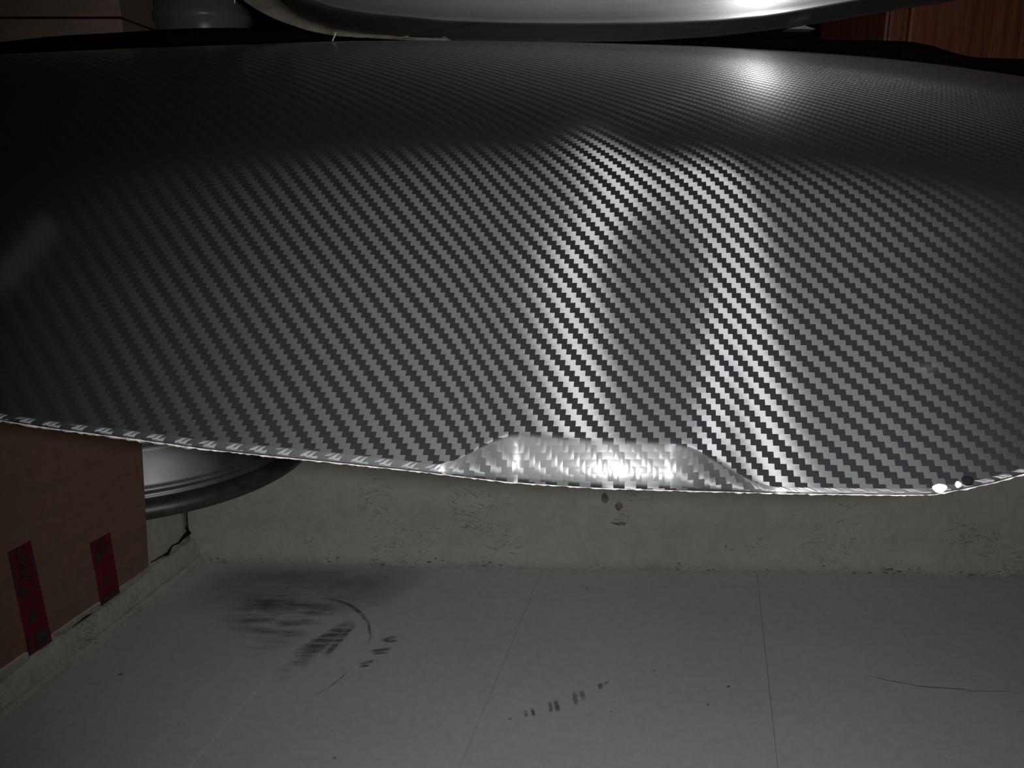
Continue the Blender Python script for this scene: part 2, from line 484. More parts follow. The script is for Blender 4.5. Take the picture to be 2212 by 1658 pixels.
# ------------------------------------------------------------------ marks on the floor
M_smear = mat_stain('rubber_smear', (0.05, 0.045, 0.045), 0.42, 0.68, 9, (1, 4, 1), (0, 0, 0.55), 0.36)
M_film = mat_stain('grime_film', (0.12, 0.11, 0.11), 0.2, 0.7, 3, (1, 2, 1), (0, 0, 0.3), 0.5)
M_scrape = mat_stain('rubber_scrape', (0.03, 0.028, 0.028), 0.30, 0.6, 16, (1, 9, 1), (0, 0, 0.6), 0.55)
M_tread = mat_stain('tread_print', (0.05, 0.047, 0.045), 0.25, 0.6, 70, (1, 1, 1), (0, 0, 0), 0.55)
M_arc = mat_stain('arc_print', (0.05, 0.047, 0.045), 0.32, 0.6, 30, (1, 1, 1), (0, 0, 0), 0.5)
def decal(name, quadpts, mat, z=0.0028, nu=2, nv=2):
    """thin film on the floor spanned by four photograph points"""
    a, b, c, d = [on_z(x, y, z) for x, y in quadpts]
    bm = bmesh.new(); uvl = bm.loops.layers.uv.new('UVMap')
    g = [[(a.lerp(b, i/nu)).lerp(d.lerp(c, i/nu), j/nv) for i in range(nu+1)] for j in range(nv+1)]
    vs = [[bm.verts.new(p) for p in r] for r in g]
    for j in range(nv):
        for i in range(nu):
            f = bm.faces.new((vs[j][i], vs[j+1][i], vs[j+1][i+1], vs[j][i+1]))
            for l, (q, w) in zip(f.loops, ((i, j), (i, j+1), (i+1, j+1), (i+1, j))):
                l[uvl].uv = (q/nu, w/nv)
    bm.normal_update()
    if bm.faces[:][0].normal.z < 0: bmesh.ops.reverse_faces(bm, faces=bm.faces[:])
    return obj(name, bm, mat, floor)
decal('smear', ((430, 1330), (560, 1255), (800, 1310), (560, 1440)), M_smear)
decal('smear', ((480, 1300), (640, 1270), (760, 1330), (590, 1400)), M_smear, 0.0031)
decal('scrape', ((620, 1410), (760, 1330), (775, 1352), (650, 1440)), M_scrape, 0.0033)
decal('scrape', ((690, 1415), (764, 1345), (772, 1350), (705, 1425)), M_scrape, 0.0035)
decal('smear', ((330, 1330), (470, 1212), (980, 1218), (820, 1330)), M_film, 0.0026)
decal('smear', ((585, 1450), (660, 1410), (690, 1425), (615, 1475)), M_smear, 0.0033)
def ribbon(name, pl, w, mat, z=0.0030):
    bm = bmesh.new(); uvl = bm.loops.layers.uv.new('UVMap')
    P = [on_z(x, y, z) for x, y in pl]; L = []; n_ = len(P)
    for i, p in enumerate(P):
        t = (P[min(i+1, n_-1)]-P[max(i-1, 0)]).normalized(); s = Vector((t.y, -t.x, 0))
        ww = w[i] if isinstance(w, (list, tuple)) else w
        L.append((bm.verts.new(p-s*ww), bm.verts.new(p+s*ww)))
    for i in range(n_-1):
        f = bm.faces.new((L[i][0], L[i][1], L[i+1][1], L[i+1][0]))
        for l, uvv in zip(f.loops, ((i/(n_-1), 0), (i/(n_-1), 1), ((i+1)/(n_-1), 1), ((i+1)/(n_-1), 0))):
            l[uvl].uv = uvv
    bm.normal_update()
    if bm.faces[:][0].normal.z < 0: bmesh.ops.reverse_faces(bm, faces=bm.faces[:])
    return obj(name, bm, mat, floor)
ribbon('arc_mark', [(690, 1290), (722, 1295), (752, 1304), (778, 1322), (795, 1345), (800, 1370), (797, 1395)],
       [0.003, 0.005, 0.0055, 0.005, 0.004, 0.0025, 0.002], M_arc)
ribbon('arc_mark', [(752, 1450), (730, 1470), (705, 1487), (672, 1507)], [0.002, 0.003, 0.002, 0.0015], M_arc)
for q in (((820, 1380), (858, 1369), (864, 1376), (828, 1387)), ((822, 1384), (856, 1379), (864, 1385), (838, 1388)),
          ((795, 1402), (848, 1396), (846, 1404), (800, 1410)), ((805, 1408), (842, 1406), (838, 1413), (800, 1413)),
          ((770, 1432), (810, 1422), (816, 1427), (778, 1439)), ((776, 1437), (802, 1434), (798, 1440), (772, 1441)),
          ((1131, 1533), (1139, 1531), (1142, 1547), (1133, 1549)), ((1145, 1530), (1154, 1528), (1158, 1546), (1149, 1547)),
          ((1181, 1516), (1192, 1512), (1196, 1538), (1186, 1541)), ((1194, 1512), (1206, 1509), (1212, 1536), (1200, 1539)),
          ((1234, 1495), (1246, 1490), (1252, 1520), (1240, 1525)), ((1248, 1490), (1262, 1488), (1268, 1510), (1256, 1516)),
          ((1288, 1478), (1302, 1472), (1304, 1484), (1294, 1491)), ((1303, 1474), (1316, 1468), (1317, 1473), (1306, 1479)),
          ((1096, 1551), (1106, 1549), (1107, 1553), (1097, 1555))):
    decal('tread_mark', q, M_tread, 0.0032)
M_line = mat_stain('hairline', (0.05, 0.045, 0.04), 0.2, 0.5, 30, amount=0.6)
ribbon('hairline_crack', [(1870, 1457), (1915, 1468), (1990, 1482), (2080, 1488), (2100, 1492), (2230, 1493)], 0.0012, M_line)
for x, y in ((1529, 1521), (1573, 1482), (722, 1636)):
    decal('spot', ((x-4, y-3), (x+4, y-3), (x+5, y+3), (x-4, y+4)), M_tread, 0.003)

# ------------------------------------------------------------------ the carbon-look panel
YTOP = [(-700, 175), (-300, 140), (0, 117), (290, 104), (500, 97), (720, 89), (950, 87), (1100, 89), (1300, 93), (1500, 99), (1640, 106),
        (1750, 113), (1860, 121), (1960, 131), (2050, 142), (2212, 165), (2500, 225), (2800, 320)]
YEDGE = [(-700, 815), (-300, 865), (0, 906), (100, 922), (200, 935), (300, 948), (440, 968), (600, 985), (720, 997), (900, 1016), (1100, 1040),
         (1300, 1053), (1550, 1060), (1700, 1064), (1900, 1067), (2010, 1067), (2080, 1055), (2150, 1040), (2212, 1022), (2400, 960), (2800, 790)]
TAN = [(35, 8.5), (70, 5.9), (105, 4.4), (155, 3.0), (205, 2.2), (235, 1.7), (280, 1.15), (355, 0.86), (505, 0.79), (755, 0.76), (1000, 0.73)]
AX = [(-700, -0.85), (-300, -0.65), (0, -0.50), (400, -0.36), (800, -0.20), (1100, -0.075), (1230, 0.0), (1430, 0.05), (1580, 0.07), (1750, 0.14), (2000, 0.28), (2212, 0.42), (2800, 0.75)]
BX = [(1100, 0.0), (1230, 0.0), (1400, 0.075), (1460, 0.07), (1590, -0.045), (1680, -0.02), (1800, 0.0)]
R0 = 0.330
a_c = 8.5*2*math.sqrt(35)/F           # crest: ln R falls linearly with q = sqrt(Y)
# cumulative tables
PT = {}
acc = 0.0
for Y in range(35, 1101):
    PT[Y] = acc; acc += lin(TAN, Y+0.5)/F
def Pf(Y):                            # drop of ln R from Y=35 down to Y
    Yc = max(35, min(1099, Y)); k = int(Yc); k = min(k, 1098)
    return PT[k] + (PT[k+1]-PT[k])*(Yc-k)
P_REF = Pf(840)
def cum(tbl, lo, hi, step, w, zero):
    d = {}; s = 0.0
    for x in range(lo, hi+1, step):
        d[x] = s; s += smo(tbl, x+step/2, w)*step/F
    z = d[zero]
    return {k: v-z for k, v in d.items()}
GX = cum(AX, -704, 2808, 8, 90, 1232)
DX = [(-300, 0.16), (0, 0.145), (200, 0.12), (500, 0.08), (800, 0.055), (950, 0.042), (1100, 0.018), (1230, 0.0), (1330, -0.027), (1430, -0.048), (1520, -0.050), (1590, -0.045), (1700, -0.065), (1850, -0.105), (2000, -0.15), (2150, -0.21), (2212, -0.23), (2800, -0.4)]
GD = cum(DX, -704, 2808, 8, 40, 1232)
EX = [(-300, 0.0), (1050, 0.0), (1230, -0.085), (1500, -0.085), (1650, -0.02), (1750, 0.0), (2800, 0.0)]
GE = cum(EX, -704, 2808, 8, 40, 1400)
GB = cum(BX, -704, 2808, 8, 45, 1232)
YT0 = smo(YTOP, 1232, 60)
def G(x, y):
    return GX[x] + GD[x] + GE[x]*(1-sstep(350, 640, y)) + GB[x]*sstep(330, 560, y) + 0.039*(x-1232)/F - 0.80*(smo(YTOP, x, 60)-YT0)/F
XS = list(range(-48, 2601, 8))
QN = [-8.4, -7.5, -6.5, -5.5, -4.2, -3, -2, -1.2, -0.5, 0, 0.5, 1.1, 1.8, 2.5, 3.2, 4, 4.8, 5.4, 5.916]
NB = 110                                # rows from Y=35 to the fold
LIP = [(0.03, .58), (.06, .40), (.09, .22), (.13, .11), (.18, .08), (.26, .065), (.34, .055), (.42, .045), (.50, .035), (.60, .02), (.70, 0.0), (.80, -.03), (.90, -.08), (1.0, -.20)]
def lipw(x):
    return 13 + 92*sstep(930, 1130, x)*(1-sstep(1440, 1680, x)) + 8*math.exp(-((x-700)/500.0)**2)
cols = []
for x in XS:
    yt = smo(YTOP, x, 60); ye = smo(YEDGE, x, 22)
    wl_ = lipw(x); yf = ye - wl_
    col = []
    def LR(Y): return math.log(R0) + P_REF - Pf(Y)
    l35 = LR(35)
    for q in QN:
        Y = q*q; l = l35 + a_c*(5.916-q)
        if q < 0: Y += 0.0028*q**4
        col.append((yt+Y, l + G(x, yt+35)))
    for i in range(1, NB+1):
        Y = 35 + (yf-yt-35)*i/NB
        col.append((yt+Y, LR(Y) + G(x, yt+Y)))
    l = LR(yf-yt); yp = yf
    for fr, tn in LIP:
        y = yf + wl_*fr
        l -= tn*(y-yp)/F; yp = y
        col.append((y, l + G(x, y)))
    # rolled under
    col.append((ye+1.5, l+0.004+G(x, ye)))
    col.append((ye+0.5, l+0.012+G(x, ye)))
    cols.append(col)
NR = len(cols[0])
def inward(x, r):
    """behind the crest the panel narrows towards its rear edge, which lies on the back wall"""
    q = QN[r] if r < len(QN) else 0.0
    if q >= 0: return x
    f = min(1.0, -q/9.2)
    if x < 700: return x + f*(700-x)*0.80
    if x > 1500: return x - f*(x-1500)*0.78
    return x
def back_y(x, r, y):
    q = QN[r] if r < len(QN) else 0.0
    if q >= 0: return y
    f = min(1.0, -q/9.2)
    return y + f*(88 + q*q + 0.0028*q**4 - y)*0.85
PTS = [[at_R(inward(x, r), back_y(x, r, c[r][0]), math.exp(c[r][1])) for x, c in zip(XS, cols)] for r in range(NR)]
# weave coordinates by arc length
CELL = 0.00220; STR = 1.30
xc = XS.index(min(XS, key=lambda x: abs(x-1448)))
U = [[0.0]*len(XS) for _ in range(NR)]
V = [[0.0]*len(XS) for _ in range(NR)]
for r in range(NR):
    for j in range(xc+1, len(XS)): U[r][j] = U[r][j-1] + (PTS[r][j]-PTS[r][j-1]).length/CELL
    for j in range(xc-1, -1, -1): U[r][j] = U[r][j+1] - (PTS[r][j]-PTS[r][j+1]).length/CELL
for j in range(len(XS)):
    s = [0.0]
    for r in range(1, NR): s.append(s[-1] + (PTS[r][j]-PTS[r-1][j]).length/(CELL*STR))
    zr = 0.0
    for r in range(NR-1):
        if r > len(QN) and cols[j][r][0] <= 600 <= cols[j][r+1][0]:
            f = (600-cols[j][r][0])/(cols[j][r+1][0]-cols[j][r][0]); zr = s[r] + f*(s[r+1]-s[r]); break
    for r in range(NR): V[r][j] = s[r]-zr
def grey_marks_at(x, y):
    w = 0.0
    # soft grey wedge painted into the film at the left, scuffed spot at the right
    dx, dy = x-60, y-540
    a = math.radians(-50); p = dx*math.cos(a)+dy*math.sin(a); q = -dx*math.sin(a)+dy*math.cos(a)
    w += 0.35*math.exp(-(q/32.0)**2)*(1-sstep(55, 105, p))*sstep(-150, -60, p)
    w += 0.3*math.exp(-((x-2004)/17.0)**2-((y-796)/9.0)**2)
    w += 0.03*math.exp(-((x-1700)/8.0)**2-((y-300)/30.0)**2)
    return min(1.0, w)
me = bpy.data.meshes.new('panel_skin')
nC = len(XS)
verts = [p for row in PTS for p in row]
faces = [(r*nC+j, (r+1)*nC+j, (r+1)*nC+j+1, r*nC+j+1) for r in range(NR-1) for j in range(nC-1)]
me.from_pydata(verts, [], faces)
uvl = me.uv_layers.new(name='weave')
buf = [0.0]*(2*len(me.loops))
for li, l in enumerate(me.loops):
    r, j = divmod(l.vertex_index, nC)
    buf[2*li] = U[r][j]; buf[2*li+1] = V[r][j]
uvl.data.foreach_set('uv', buf)
att = me.attributes.new('grey_marks', 'FLOAT', 'POINT')
att.data.foreach_set('value', [grey_marks_at(XS[j], cols[j][r][0]) for r in range(NR) for j in range(nC)])
pc = at_R(1106, 1060, 0.33)
panel = empty('body_panel', pc)
tag(panel, 'large curved panel wrapped in black carbon-look twill film, filling the middle of the view', 'panel')
skin = link('carbon_film', me, M_carbon, None, True); under(skin, panel)
# the panel's own shell beneath the film
me2 = bpy.data.meshes.new('panel_shell')
st = 3
rI = list(range(0, NR, st)); cI = list(range(0, nC, st))
if cI[-1] != nC-1: cI.append(nC-1)
if rI[-1] != NR-1: rI.append(NR-1)
me.update()
nrm = [v.normal.copy() for v in me.vertices]
sgn = 1.0 if nrm[(NR//2)*nC+nC//2].dot(CAM-PTS[NR//2][nC//2]) > 0 else -1.0
topv, botv = [], []
for r in rI:
    for j in cI:
        nn = nrm[r*nC+j]*sgn
        topv.append(PTS[r][j]-nn*0.0010); botv.append(PTS[r][j]-nn*0.0030)
a_, b_ = len(rI), len(cI); N_ = a_*b_
fs = []
for i in range(a_-1):
    for j in range(b_-1):
        p = i*b_+j
        fs.append((p, p+b_, p+b_+1, p+1)); fs.append((N_+p, N_+p+1, N_+p+b_+1, N_+p+b_))
for i in range(a_-1):
    fs.append((i*b_, N_+i*b_, N_+(i+1)*b_, (i+1)*b_)); fs.append((i*b_+b_-1, (i+1)*b_+b_-1, N_+(i+1)*b_+b_-1, N_+i*b_+b_-1))
for j in range(b_-1):
    q = (a_-1)*b_
    fs.append((j, j+1, N_+j+1, N_+j)); fs.append((q+j, N_+q+j, N_+q+j+1, q+j+1))
me2.from_pydata(topv+botv, [], fs)
shell = link('shell', me2, M_back, None, True); under(shell, panel)
# ragged cut edge of the film
bm = bmesh.new()
er = random.Random(11)
pts, rad = [], []
for j in range(0, nC, 1):
    x = XS[j]
    p = PTS[NR-2][j] + Vector((0, 0, er.uniform(-.0002, .0002)))
    pts.append(p); 
    th = 0.00075 if x < 420 else 0.00042
    rad.append(th*er.uniform(0.45, 1.35))
add_tube(bm, pts, rad, 6)
edge = under(obj('cut_edge', bm, M_cut, None, True), panel)
edge['label'] = 'pale ragged cut edge of the film'
# chipped corner
def blob(name, x, y, R, sx, sy, sz, mat, seed=1):
    bm = bmesh.new()
    bmesh.ops.create_icosphere(bm, subdivisions=3, radius=1.0)
    rr = random.Random(seed)
    d = ray(x, y).normalized(); right = Vector((1, 0, 0)); upv = right.cross(d).normalized()
    p = CAM + d*R
    for v in bm.verts:
        c = v.co*(1+0.10*math.sin(3*v.co.x+seed)*math.cos(2.5*v.co.z+seed))
        v.co = p + right*c.x*sx + d*c.y*sy + upv*c.z*sz
    return obj(name, bm, mat, None, True)
def Rnear(x, y):
    j = min(range(nC), key=lambda k: abs(XS[k]-x))
    r = min(range(len(QN), NR), key=lambda k: abs(cols[j][k][0]-y))
    return math.exp(cols[j][r][1])
c1 = under(blob('chip', 2030, 1054, Rnear(2030, 1054)-0.0005, .0026, .0010, .0016, M_chip, 2), panel)
c1['label'] = 'bright bare chip at the bent corner'
under(blob('chip', 2070, 1046, Rnear(2070, 1046)-0.0003, .0012, .001, .0012, M_chip, 3), panel)
c2 = under(blob('hole', 2091, 1038, Rnear(2091, 1038)-0.0002, .0022, .0010, .0018, M_hole, 4), panel)

# ------------------------------------------------------------------ steel shell resting on the back of the panel
# lower outline of its face and of its pale rim in the photograph, at real distance
RS = 0.925
OUT = [(470, -62.6), (520, -2.6), (560, 23.4), (600, 42.4), (660, 63.4), (720, 76.4), (800, 81.4), (950, 83.9), (1100, 84.4), (1250, 83.4), (1400, 79.4), (1550, 69.4), (1700, 51.4), (1800, 35.4), (1900, 17.4), (2000, 0.4), (2150, -24.6), (2400, -72.6)]
INN = [(560, -62.6), (600, -2.6), (630, 21.4), (660, 37.4), (720, 58.4), (800, 71.4), (950, 83.4)]
def steel_R(x, y):
    """horizontal bow of the sheet; nearest around x=1640"""
    px = (x-1662)/F
    return RS*(1 + 0.55*px*px + 0.02*sstep(1250, 500, x)**2) + 0.0
bm = bmesh.new()
rows = []
cols_s = []
SX = list(range(600, 2420, 14))
for x in SX:
    yb = smo(OUT, x, 25) if x > 950 else smo(INN, x, 20)
    c = []
    ud = lin([(600, 46), (900, 44), (1100, 38), (1400, 34), (1520, 31), (1650, 27), (1800, 30), (2420, 34)], x)
    yy0 = yb-ud
    dF = ray(x, yy0).normalized(); base = CAM + dF*steel_R(x, yy0)
    up_ = Vector((0, -dF.z, dF.y)).normalized(); up_ = up_ if up_.z > 0 else -up_
    fwd_ = dF
    # going up: the sheet faces the flash near the fold and leans back higher up
    for h in (0.42, 0.34, 0.28, 0.23, 0.19, 0.16, 0.13, 0.10, 0.075, 0.055, 0.04, 0.028, 0.018, 0.010, 0.004):
        c.append(base + up_*h + fwd_*(-0.012*h - 0.35*h*h + 4.2*max(0.0, 0.03-h)**2))
    # tight fold, then a flat return that dips under and away
    for k in range(0, 7):
        ph = math.radians(62)*k/6
        c.append(base - up_*(0.003*math.sin(ph)) + fwd_*(0.0038 + 0.003*(1-math.cos(ph))))
    q0 = c[-1]
    drop = (ud-3.5)/F*RS*1.0
    for f in (0.25, 0.5, 0.75, 1.0):
        c.append(q0 - up_*drop*f + fwd_*drop*2.6*f)
    last = c[-1]
    c.append(last + Vector((0, 0.03, 0.012))); c.append(last + Vector((0, 0.10, 0.05)))
    cols_s.append(c)
rows = [[c[i] for c in cols_s] for i in range(len(cols_s[0]))]
bm = bmesh.new(); add_sheet(bm, rows, 0.0012)
bmesh.ops.recalc_face_normals(bm, faces=bm.faces[:])
sp0 = at_R(1250, 60, RS)
steel = empty('steel_shell', sp0)
tag(steel, 'brushed steel shell with rolled lower edge resting behind the crest of the carbon-look panel', 'metal shell')
sh = under(obj('face_sheet', bm, M_steel, None, True), steel)
# pale rim round the left corner
bm = bmesh.new(); g = [[], [], []]
for k in range(40):
    t_ = k/39.0
    x = 470 + (960-470)*t_
    yo = smo(OUT, x, 14)
    # nearest inner point at the same fraction
    xi = 556 + (980-556)*t_
    yi = min(smo(INN, xi, 14), 85.4) if xi < 950 else 85.0
    Ro = 0
    Rm = RS*(1+0.55*((x-1662)/F)**2 + 0.02*sstep(1250, 500, x)**2)
    g[0].append(at_R(x, yo, Rm+0.004)); g[1].append(at_R((x+xi)/2, (yo+yi)/2, Rm-0.003)); g[2].append(at_R(xi, yi-1, Rm+0.002))
add_sheet(bm, g, 0.003)
bmesh.ops.recalc_face_normals(bm, faces=bm.faces[:])
rim_ = under(obj('rolled_rim', bm, M_flange, None, True), steel); rim_['label'] = 'pale dull rim round the left corner'
# small tab and loose threads under it
bm = bmesh.new()
P4 = [at_R(1700, 62, RS+0.03), at_R(1738, 55, RS+0.03), at_R(1762, 63, RS+0.03)]
vs = [bm.verts.new(p) for p in P4] + [bm.verts.new(p+Vector((0, .02, 0))) for p in P4]
bm.faces.new(vs[:3]); bm.faces.new(vs[3:][::-1])
for i in range(3):
    j = (i+1) % 3; bm.faces.new((vs[i], vs[3+i], vs[3+j], vs[j]))
bmesh.ops.recalc_face_normals(bm, faces=bm.faces[:])
under(obj('tab', bm, M_tab), steel)
for pl in (((726, 70), (722, 80), (718, 89)), ((508, -30), (507, -8), (507, 7))):
    bm = bmesh.new(); add_tube(bm, [at_R(x, y, RS-0.004) for x, y in pl], 0.0006, 5)
    under(obj('thread', bm, M_thread, None, True), steel)

# ------------------------------------------------------------------ left: shelf, cardboard box, wheel rim
ZB = 0.405
boxA = on_z(325, 1225, ZB)                       # far lower corner of the box face
boxB = on_z(0, 1450, ZB)
bd = (boxB-boxA).normalized()
bn_ = Vector((-bd.y, bd.x, 0)); bn_ = bn_ if bn_.x > 0 else -bn_
LBOX = 0.40; WBOX = 0.30
ZT = 9.0                                         # the panel's underside lies on the box
for row in PTS:
    for p in row:
        e = p - boxA; a_ = e.x*bd.x + e.y*bd.y; b_ = -(e.x*bn_.x + e.y*bn_.y)
        if 0 <= a_ <= LBOX and 0 <= b_ <= WBOX: ZT = min(ZT, p.z)
ZT -= 0.0135
print('box top', ZT)
lean = at_Y(309, 935, boxA.y).x - boxA.x
lean = lean*(ZT-ZB)/max(0.05, at_Y(309, 935, boxA.y).z-ZB)
fb = [boxA, boxA+bd*LBOX, boxA+bd*LBOX-bn_*WBOX, boxA-bn_*WBOX]
ft = [p+Vector((lean, 0, ZT-ZB)) for p in fb]
box = empty('cardboard_box', (fb[0]+fb[2])/2)
tag(box, 'brown cardboard box with two red tapes standing at the left under the carbon-look panel', 'box')
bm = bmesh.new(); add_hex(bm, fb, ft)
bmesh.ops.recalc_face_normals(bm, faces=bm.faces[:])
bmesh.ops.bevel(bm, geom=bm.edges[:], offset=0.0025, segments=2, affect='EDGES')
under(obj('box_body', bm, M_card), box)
for s in (0, 1):                                 # the two closed top flaps
    a = ft[0].lerp(ft[3], 0.005+s*0.5); b = ft[1].lerp(ft[2], 0.005+s*0.5)
    c = ft[1].lerp(ft[2], 0.495+s*0.5); d = ft[0].lerp(ft[3], 0.495+s*0.5)
    up = Vector((0, 0, 0.0005)); up2 = Vector((0, 0, 0.004))
    bm = bmesh.new(); add_hex(bm, [p+up for p in (a, b, c, d)], [p+up2 for p in (a, b, c, d)])
    bmesh.ops.recalc_face_normals(bm, faces=bm.faces[:])
    under(obj('flap', bm, M_card), box)
fn = (ft[0]-fb[0]).cross(bd).normalized(); fn = fn if fn.x > 0 else -fn
def onface(x, y, off=0.0004): return on_plane(x, y, boxA+fn*off, fn)
def face_quad(bm, q, off=0.0004, th=0.0003):
    t4 = [onface(x, y, off) for x, y in q]; b4 = [p-fn*th for p in t4]
    add_hex(bm, b4, t4)
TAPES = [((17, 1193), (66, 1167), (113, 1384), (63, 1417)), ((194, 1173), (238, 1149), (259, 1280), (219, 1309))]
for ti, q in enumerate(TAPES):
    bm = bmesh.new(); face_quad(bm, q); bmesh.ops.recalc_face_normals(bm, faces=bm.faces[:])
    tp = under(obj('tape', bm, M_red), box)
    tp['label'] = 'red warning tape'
    A_, B_, C_, D_ = [Vector((x, y, 0)) for x, y in q]
    def T(s, t):
        p = A_.lerp(B_, s).lerp(D_.lerp(C_, s), t); return (p.x, p.y)
    bm = bmesh.new()
    def pq(s0, t0, s1, t1): face_quad(bm, (T(s0, t0), T(s1, t0), T(s1, t1), T(s0, t1)), 0.0008, 0.0003)
    L_ = 0.34 if ti == 0 else 0.20
    n_ = 7 if ti == 0 else 4
    for k in range(n_):                          # column of heavy capitals, read sideways
        t0 = 0.02 + L_*k/n_; t1 = t0 + L_/n_*0.82; tm = (t0+t1)/2
        pq(0.34, t0, 0.70, t0+(t1-t0)*0.36)
        pq(0.34, t0, 0.46, t1) if k % 2 else pq(0.58, t0, 0.70, t1)
        pq(0.34, t1-(t1-t0)*0.30, 0.70, t1)
    pq(0.04, 0.01, 0.14, L_*1.1); pq(0.86, 0.12, 0.94, L_*0.95)
    # wine glass lying across the tape: bowl, stem and foot
    g0 = L_ + 0.09; sc = 1.0 if ti == 0 else 1.5
    for k in range(6):
        a = -1+2*k/6.0; b = -1+2*(k+1)/6.0
        w0_ = 0.055*math.sqrt(max(0.02, 1-((a+b)/2*0.8)**2))*sc
        pq(0.14+0.055*k, g0-w0_, 0.14+0.055*(k+1), g0+w0_)
    pq(0.47, g0-0.012*sc, 0.76, g0+0.012*sc); pq(0.74, g0-0.05*sc, 0.80, g0+0.05*sc)
    # bottle standing along the tape
    b0 = g0 + 0.20*sc*0.9
    pq(0.42, b0, 0.52, b0+0.05*sc); pq(0.36, b0+0.045*sc, 0.60, b0+0.12*sc)
    if ti == 0:
        pq(0.08, 0.86, 0.22, 0.99); pq(0.40, 0.84, 0.92, 0.985)
    else:
        pq(0.10, 0.90, 0.9, 0.985)
    bmesh.ops.recalc_face_normals(bm, faces=bm.faces[:])
    pr = under(obj('print', bm, M_ink), box)
    pr.parent = tp; pr.matrix_parent_inverse = Matrix.Identity(4)

# wheel rim lying flat
rc = at_R(306, 992, 1.0); d_ = ray(306, 992)
rimR = 0.222
tt = rimR*F/358.0
rc = CAM + d_*tt
ZR = rc.z
print('rim centre', rc, 'box', boxA, boxB)
# shelf carrying both, fixed to the left wall
bm = bmesh.new()
def lw(s): return wl0 + ldir*s
s0, s1 = 0.40, 1.35
near_in = boxA - bn_*0.035; 
sh_pts = [lw(s0)+ln_*0.001, Vector((-0.49*1.16-0.0, 1.16, 0)), Vector((near_in.x, near_in.y, 0)), Vector(((near_in+bd*LBOX).x, (near_in+bd*LBOX).y, 0)), lw(s1)+ln_*0.001]
zt = min(ZB, ZR)-0.0003
vb = [bm.verts.new((p.x, p.y, zt-0.024)) for p in sh_pts]; vt = [bm.verts.new((p.x, p.y, zt)) for p in sh_pts]
bm.faces.new(vb[::-1]); bm.faces.new(vt)
for i in range(5):
    j = (i+1) % 5; bm.faces.new((vb[i], vb[j], vt[j], vt[i]))
bmesh.ops.recalc_face_normals(bm, faces=bm.faces[:])
shelf = tag(obj('wall_shelf', bm, M_shelf), 'plain board shelf on the left plaster wall under the cardboard box', 'shelf')
rim = empty('wheel_rim', (rc.x, rc.y, ZR))
tag(rim, 'dull alloy wheel rim lying flat behind the cardboard box', 'wheel rim')
prof = [(.206, 0), (.214, .0), (.2205, .004), (.222, .010), (.2205, .016), (.215, .021), (.2095, .023)]
bm = bmesh.new()
add_lathe(bm, prof + [(.206, .022), (.203, .010)], rc, 128); bmesh.ops.recalc_face_normals(bm, faces=bm.faces[:])
fl1 = under(obj('flange', bm, M_soot, None, True), rim); fl1['label'] = 'black sooty lower flange'
prof = [(.2085, .0215), (.2075, .0250), (.2060, .0262), (.2062, .0290), (.2075, .0302), (.2070, .0335), (.2045, .0350), (.2025, .038), (.2005, .075), (.1995, .079), (.1975, .081), (.1945, .086), (.1940, .089), (.1950, .092), (.1940, .095),
        (.188, .099), (.182, .112), (.180, .150), (.190, .165), (.203, .174), (.208, .181), (.208, .184), (.200, .180), (.176, .150), (.176, .105), (.192, .080), (.198, .036), (.203, .022)]
bm = bmesh.new(); add_lathe(bm, prof, rc, 128); bmesh.ops.recalc_face_normals(bm, faces=bm.faces[:])
under(obj('barrel', bm, M_alloy, None, True), rim)
bm = bmesh.new(); add_lathe(bm, [(.206, .181), (.214, .182), (.219, .186), (.220, .192), (.215, .197), (.206, .196)], rc, 96); bmesh.ops.recalc_face_normals(bm, faces=bm.faces[:])
under(obj('flange', bm, M_alloy, None, True), rim)
bm = bmesh.new(); add_lathe(bm, [(.030, .10), (.030, .13), (.055, .135), (.075, .128), (.075, .098), (.05, .095)], rc, 48); bmesh.ops.recalc_face_normals(bm, faces=bm.faces[:])
under(obj('hub', bm, M_alloy, None, True), rim)
for k in range(5):
    a = 2*PI*k/5+0.3; d = Vector((math.cos(a), math.sin(a), 0)); s = Vector((-d.y, d.x, 0))
    bm = bmesh.new()
    add_hex(bm, [rc+d*.07-s*.022+Vector((0, 0, .098)), rc+d*.179-s*.034+Vector((0, 0, .105)), rc+d*.179+s*.034+Vector((0, 0, .105)), rc+d*.07+s*.022+Vector((0, 0, .098))],
            [rc+d*.07-s*.018+Vector((0, 0, .128)), rc+d*.179-s*.028+Vector((0, 0, .128)), rc+d*.179+s*.028+Vector((0, 0, .128)), rc+d*.07+s*.018+Vector((0, 0, .128))])
    bmesh.ops.recalc_face_normals(bm, faces=bm.faces[:]); under(obj('spoke', bm, M_alloy), rim)

# ------------------------------------------------------------------ things beyond, on the upper level
# cardboard box at upper left
def back_box(x0, x1, ytop, Y, depth, name):
    a = at_Y(x0, 90, Y); b = at_Y(x1, 70, Y); return a.x, b.x
ax, bx = at_Y(-260, 60, 1.78).x, at_Y(262, 40, 1.78).x
tb = empty('cardboard_carton', ((ax+bx)/2, 1.95, TOPZ))
tag(tb, 'grey-brown cardboard carton with a long seam standing far back at the upper left', 'box')
zs = at_Y(150, 38, 1.78).z
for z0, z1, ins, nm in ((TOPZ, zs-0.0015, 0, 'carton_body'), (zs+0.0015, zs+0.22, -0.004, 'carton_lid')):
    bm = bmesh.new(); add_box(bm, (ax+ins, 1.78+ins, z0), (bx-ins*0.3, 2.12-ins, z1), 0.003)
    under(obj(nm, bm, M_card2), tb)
bm = bmesh.new(); add_box(bm, (ax+0.004, 1.784, zs-0.003), (bx-0.004, 2.11, zs+0.003))
under(obj('seam_gap', bm, M_black), tb)
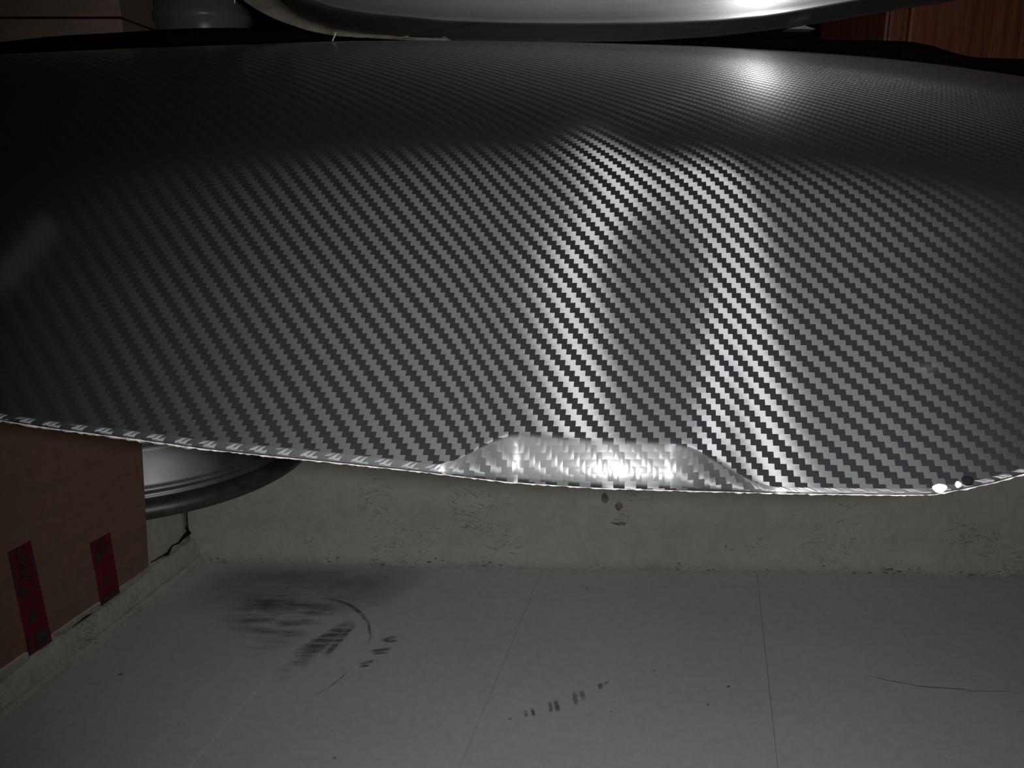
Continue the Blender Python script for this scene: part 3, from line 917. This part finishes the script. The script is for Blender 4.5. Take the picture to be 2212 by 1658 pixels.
# dark grey plastic bin beside it
cx_ = at_Y(355, 30, 1.86).x
bm = bmesh.new()
rb = 0.098
cb = (bx+0.112, 1.93, TOPZ)
zz = at_Y(350, 28, 1.85).z-TOPZ
add_lathe(bm, [(.0, 0), (rb*.86, 0), (rb*.90, .01), (rb*.97, zz-.03), (rb*1.0, zz-.012), (rb*1.04, zz-.006), (rb*1.05, zz+.004), (rb*1.0, zz+.012), (rb*.99, zz+.05), (rb*1.02, zz+.058), (rb*1.02, zz+.07), (rb*.95, zz+.076), (rb*.0, zz+.08)], cb, 64, False)
bmesh.ops.recalc_face_normals(bm, faces=bm.faces[:])
bn = empty('plastic_bin', cb); tag(bn, 'dark grey ribbed plastic bin standing just right of the upper carton', 'bin')
under(obj('bin_body', bm, M_bin, None, True), bn)
bm = bmesh.new(); add_lathe(bm, [(rb*1.03, zz+.056), (rb*1.07, zz+.058), (rb*1.07, zz+.068), (rb*1.03, zz+.070)], cb, 64)
bmesh.ops.recalc_face_normals(bm, faces=bm.faces[:])
under(obj('rim_band', bm, M_bin, None, True), bn)
# varnished cabinet at upper right
YC = 1.90
xl = at_Y(1912, 60, YC).x; xr = at_Y(2620, 60, YC).x
cab = empty('wooden_cabinet', ((xl+xr)/2, YC+0.2, TOPZ))
tag(cab, 'varnished orange-brown wooden cabinet standing far back at the upper right', 'cabinet')
bm = bmesh.new(); add_box(bm, (xl, YC, TOPZ), (xr, YC+0.40, TOPZ+0.62), 0.004); under(obj('carcass', bm, M_wood), cab)
xs = at_Y(1955, 60, YC).x
bm = bmesh.new(); add_box(bm, (xl+0.004, YC-0.012, TOPZ+0.01), (xs-0.004, YC, TOPZ+0.60), 0.003); under(obj('stile', bm, M_wood), cab)
bm = bmesh.new(); add_box(bm, (xs+0.001, YC-0.020, TOPZ+0.01), (xr-0.01, YC, TOPZ+0.60), 0.005); dr = under(obj('door', bm, M_wood), cab)
# raised field with an arched head on the door
bm = bmesh.new()
xg0 = at_Y(2180, 100, YC).x; xg1 = xr-0.07; zg = at_Y(2200, 45, YC).z
prof = []
for k in range(13):
    a = PI - PI*k/12; prof.append(((xg0+xg1)/2+(xg1-xg0)/2*math.cos(a), zg+0.05*math.sin(a)))
prof = [(xg0, TOPZ+0.05)] + prof + [(xg1, TOPZ+0.05)]
va = [bm.verts.new((x, YC-0.027, z)) for x, z in prof]; vb2 = [bm.verts.new((x, YC-0.019, z)) for x, z in prof]
bm.faces.new(va); bm.faces.new(vb2[::-1])
for i in range(len(prof)):
    j = (i+1) % len(prof); bm.faces.new((va[i], vb2[i], vb2[j], va[j]))
bmesh.ops.recalc_face_normals(bm, faces=bm.faces[:])
bmesh.ops.bevel(bm, geom=[e for e in bm.edges if all(abs(v.co.y-(YC-0.027)) < 1e-5 for v in e.verts)], offset=0.004, segments=2, affect='EDGES')
fd = obj('raised_field', bm, M_wood); fd.parent = dr
# black cloth heaped along the ledge, its folds closing the gap below the far things
HEAP = [(-500, 120), (0, 88), (265, 66), (450, 60), (600, 58), (900, 70), (1300, 78), (1600, 82), (1800, 84), (1950, 88), (2000, 93), (2050, 108), (2090, 121), (2212, 126), (2700, 140)]
rows = []
for k in range(9):
    f = k/8.0
    row = []
    for x in range(-500, 2701, 40):
        p = at_Y(x, smo(HEAP, x, 30), 1.70)
        h = p.z-TOPZ
        yy = 1.672 + 0.085*f
        prof_ = math.sin(PI*f)**0.6 if 0 < f < 1 else 0.0
        row.append(Vector((p.x*(yy/1.70)**0.0, yy+0.008*math.sin(x*0.02+f*5), TOPZ+0.001+h*prof_)))
    rows.append(row)
bm = bmesh.new(); add_sheet(bm, rows, 0.003); bmesh.ops.recalc_face_normals(bm, faces=bm.faces[:])
tag(obj('black_cloth', bm, M_black, None, True), 'black cloth heaped along the ledge behind the panel and the steel shell', 'cloth')
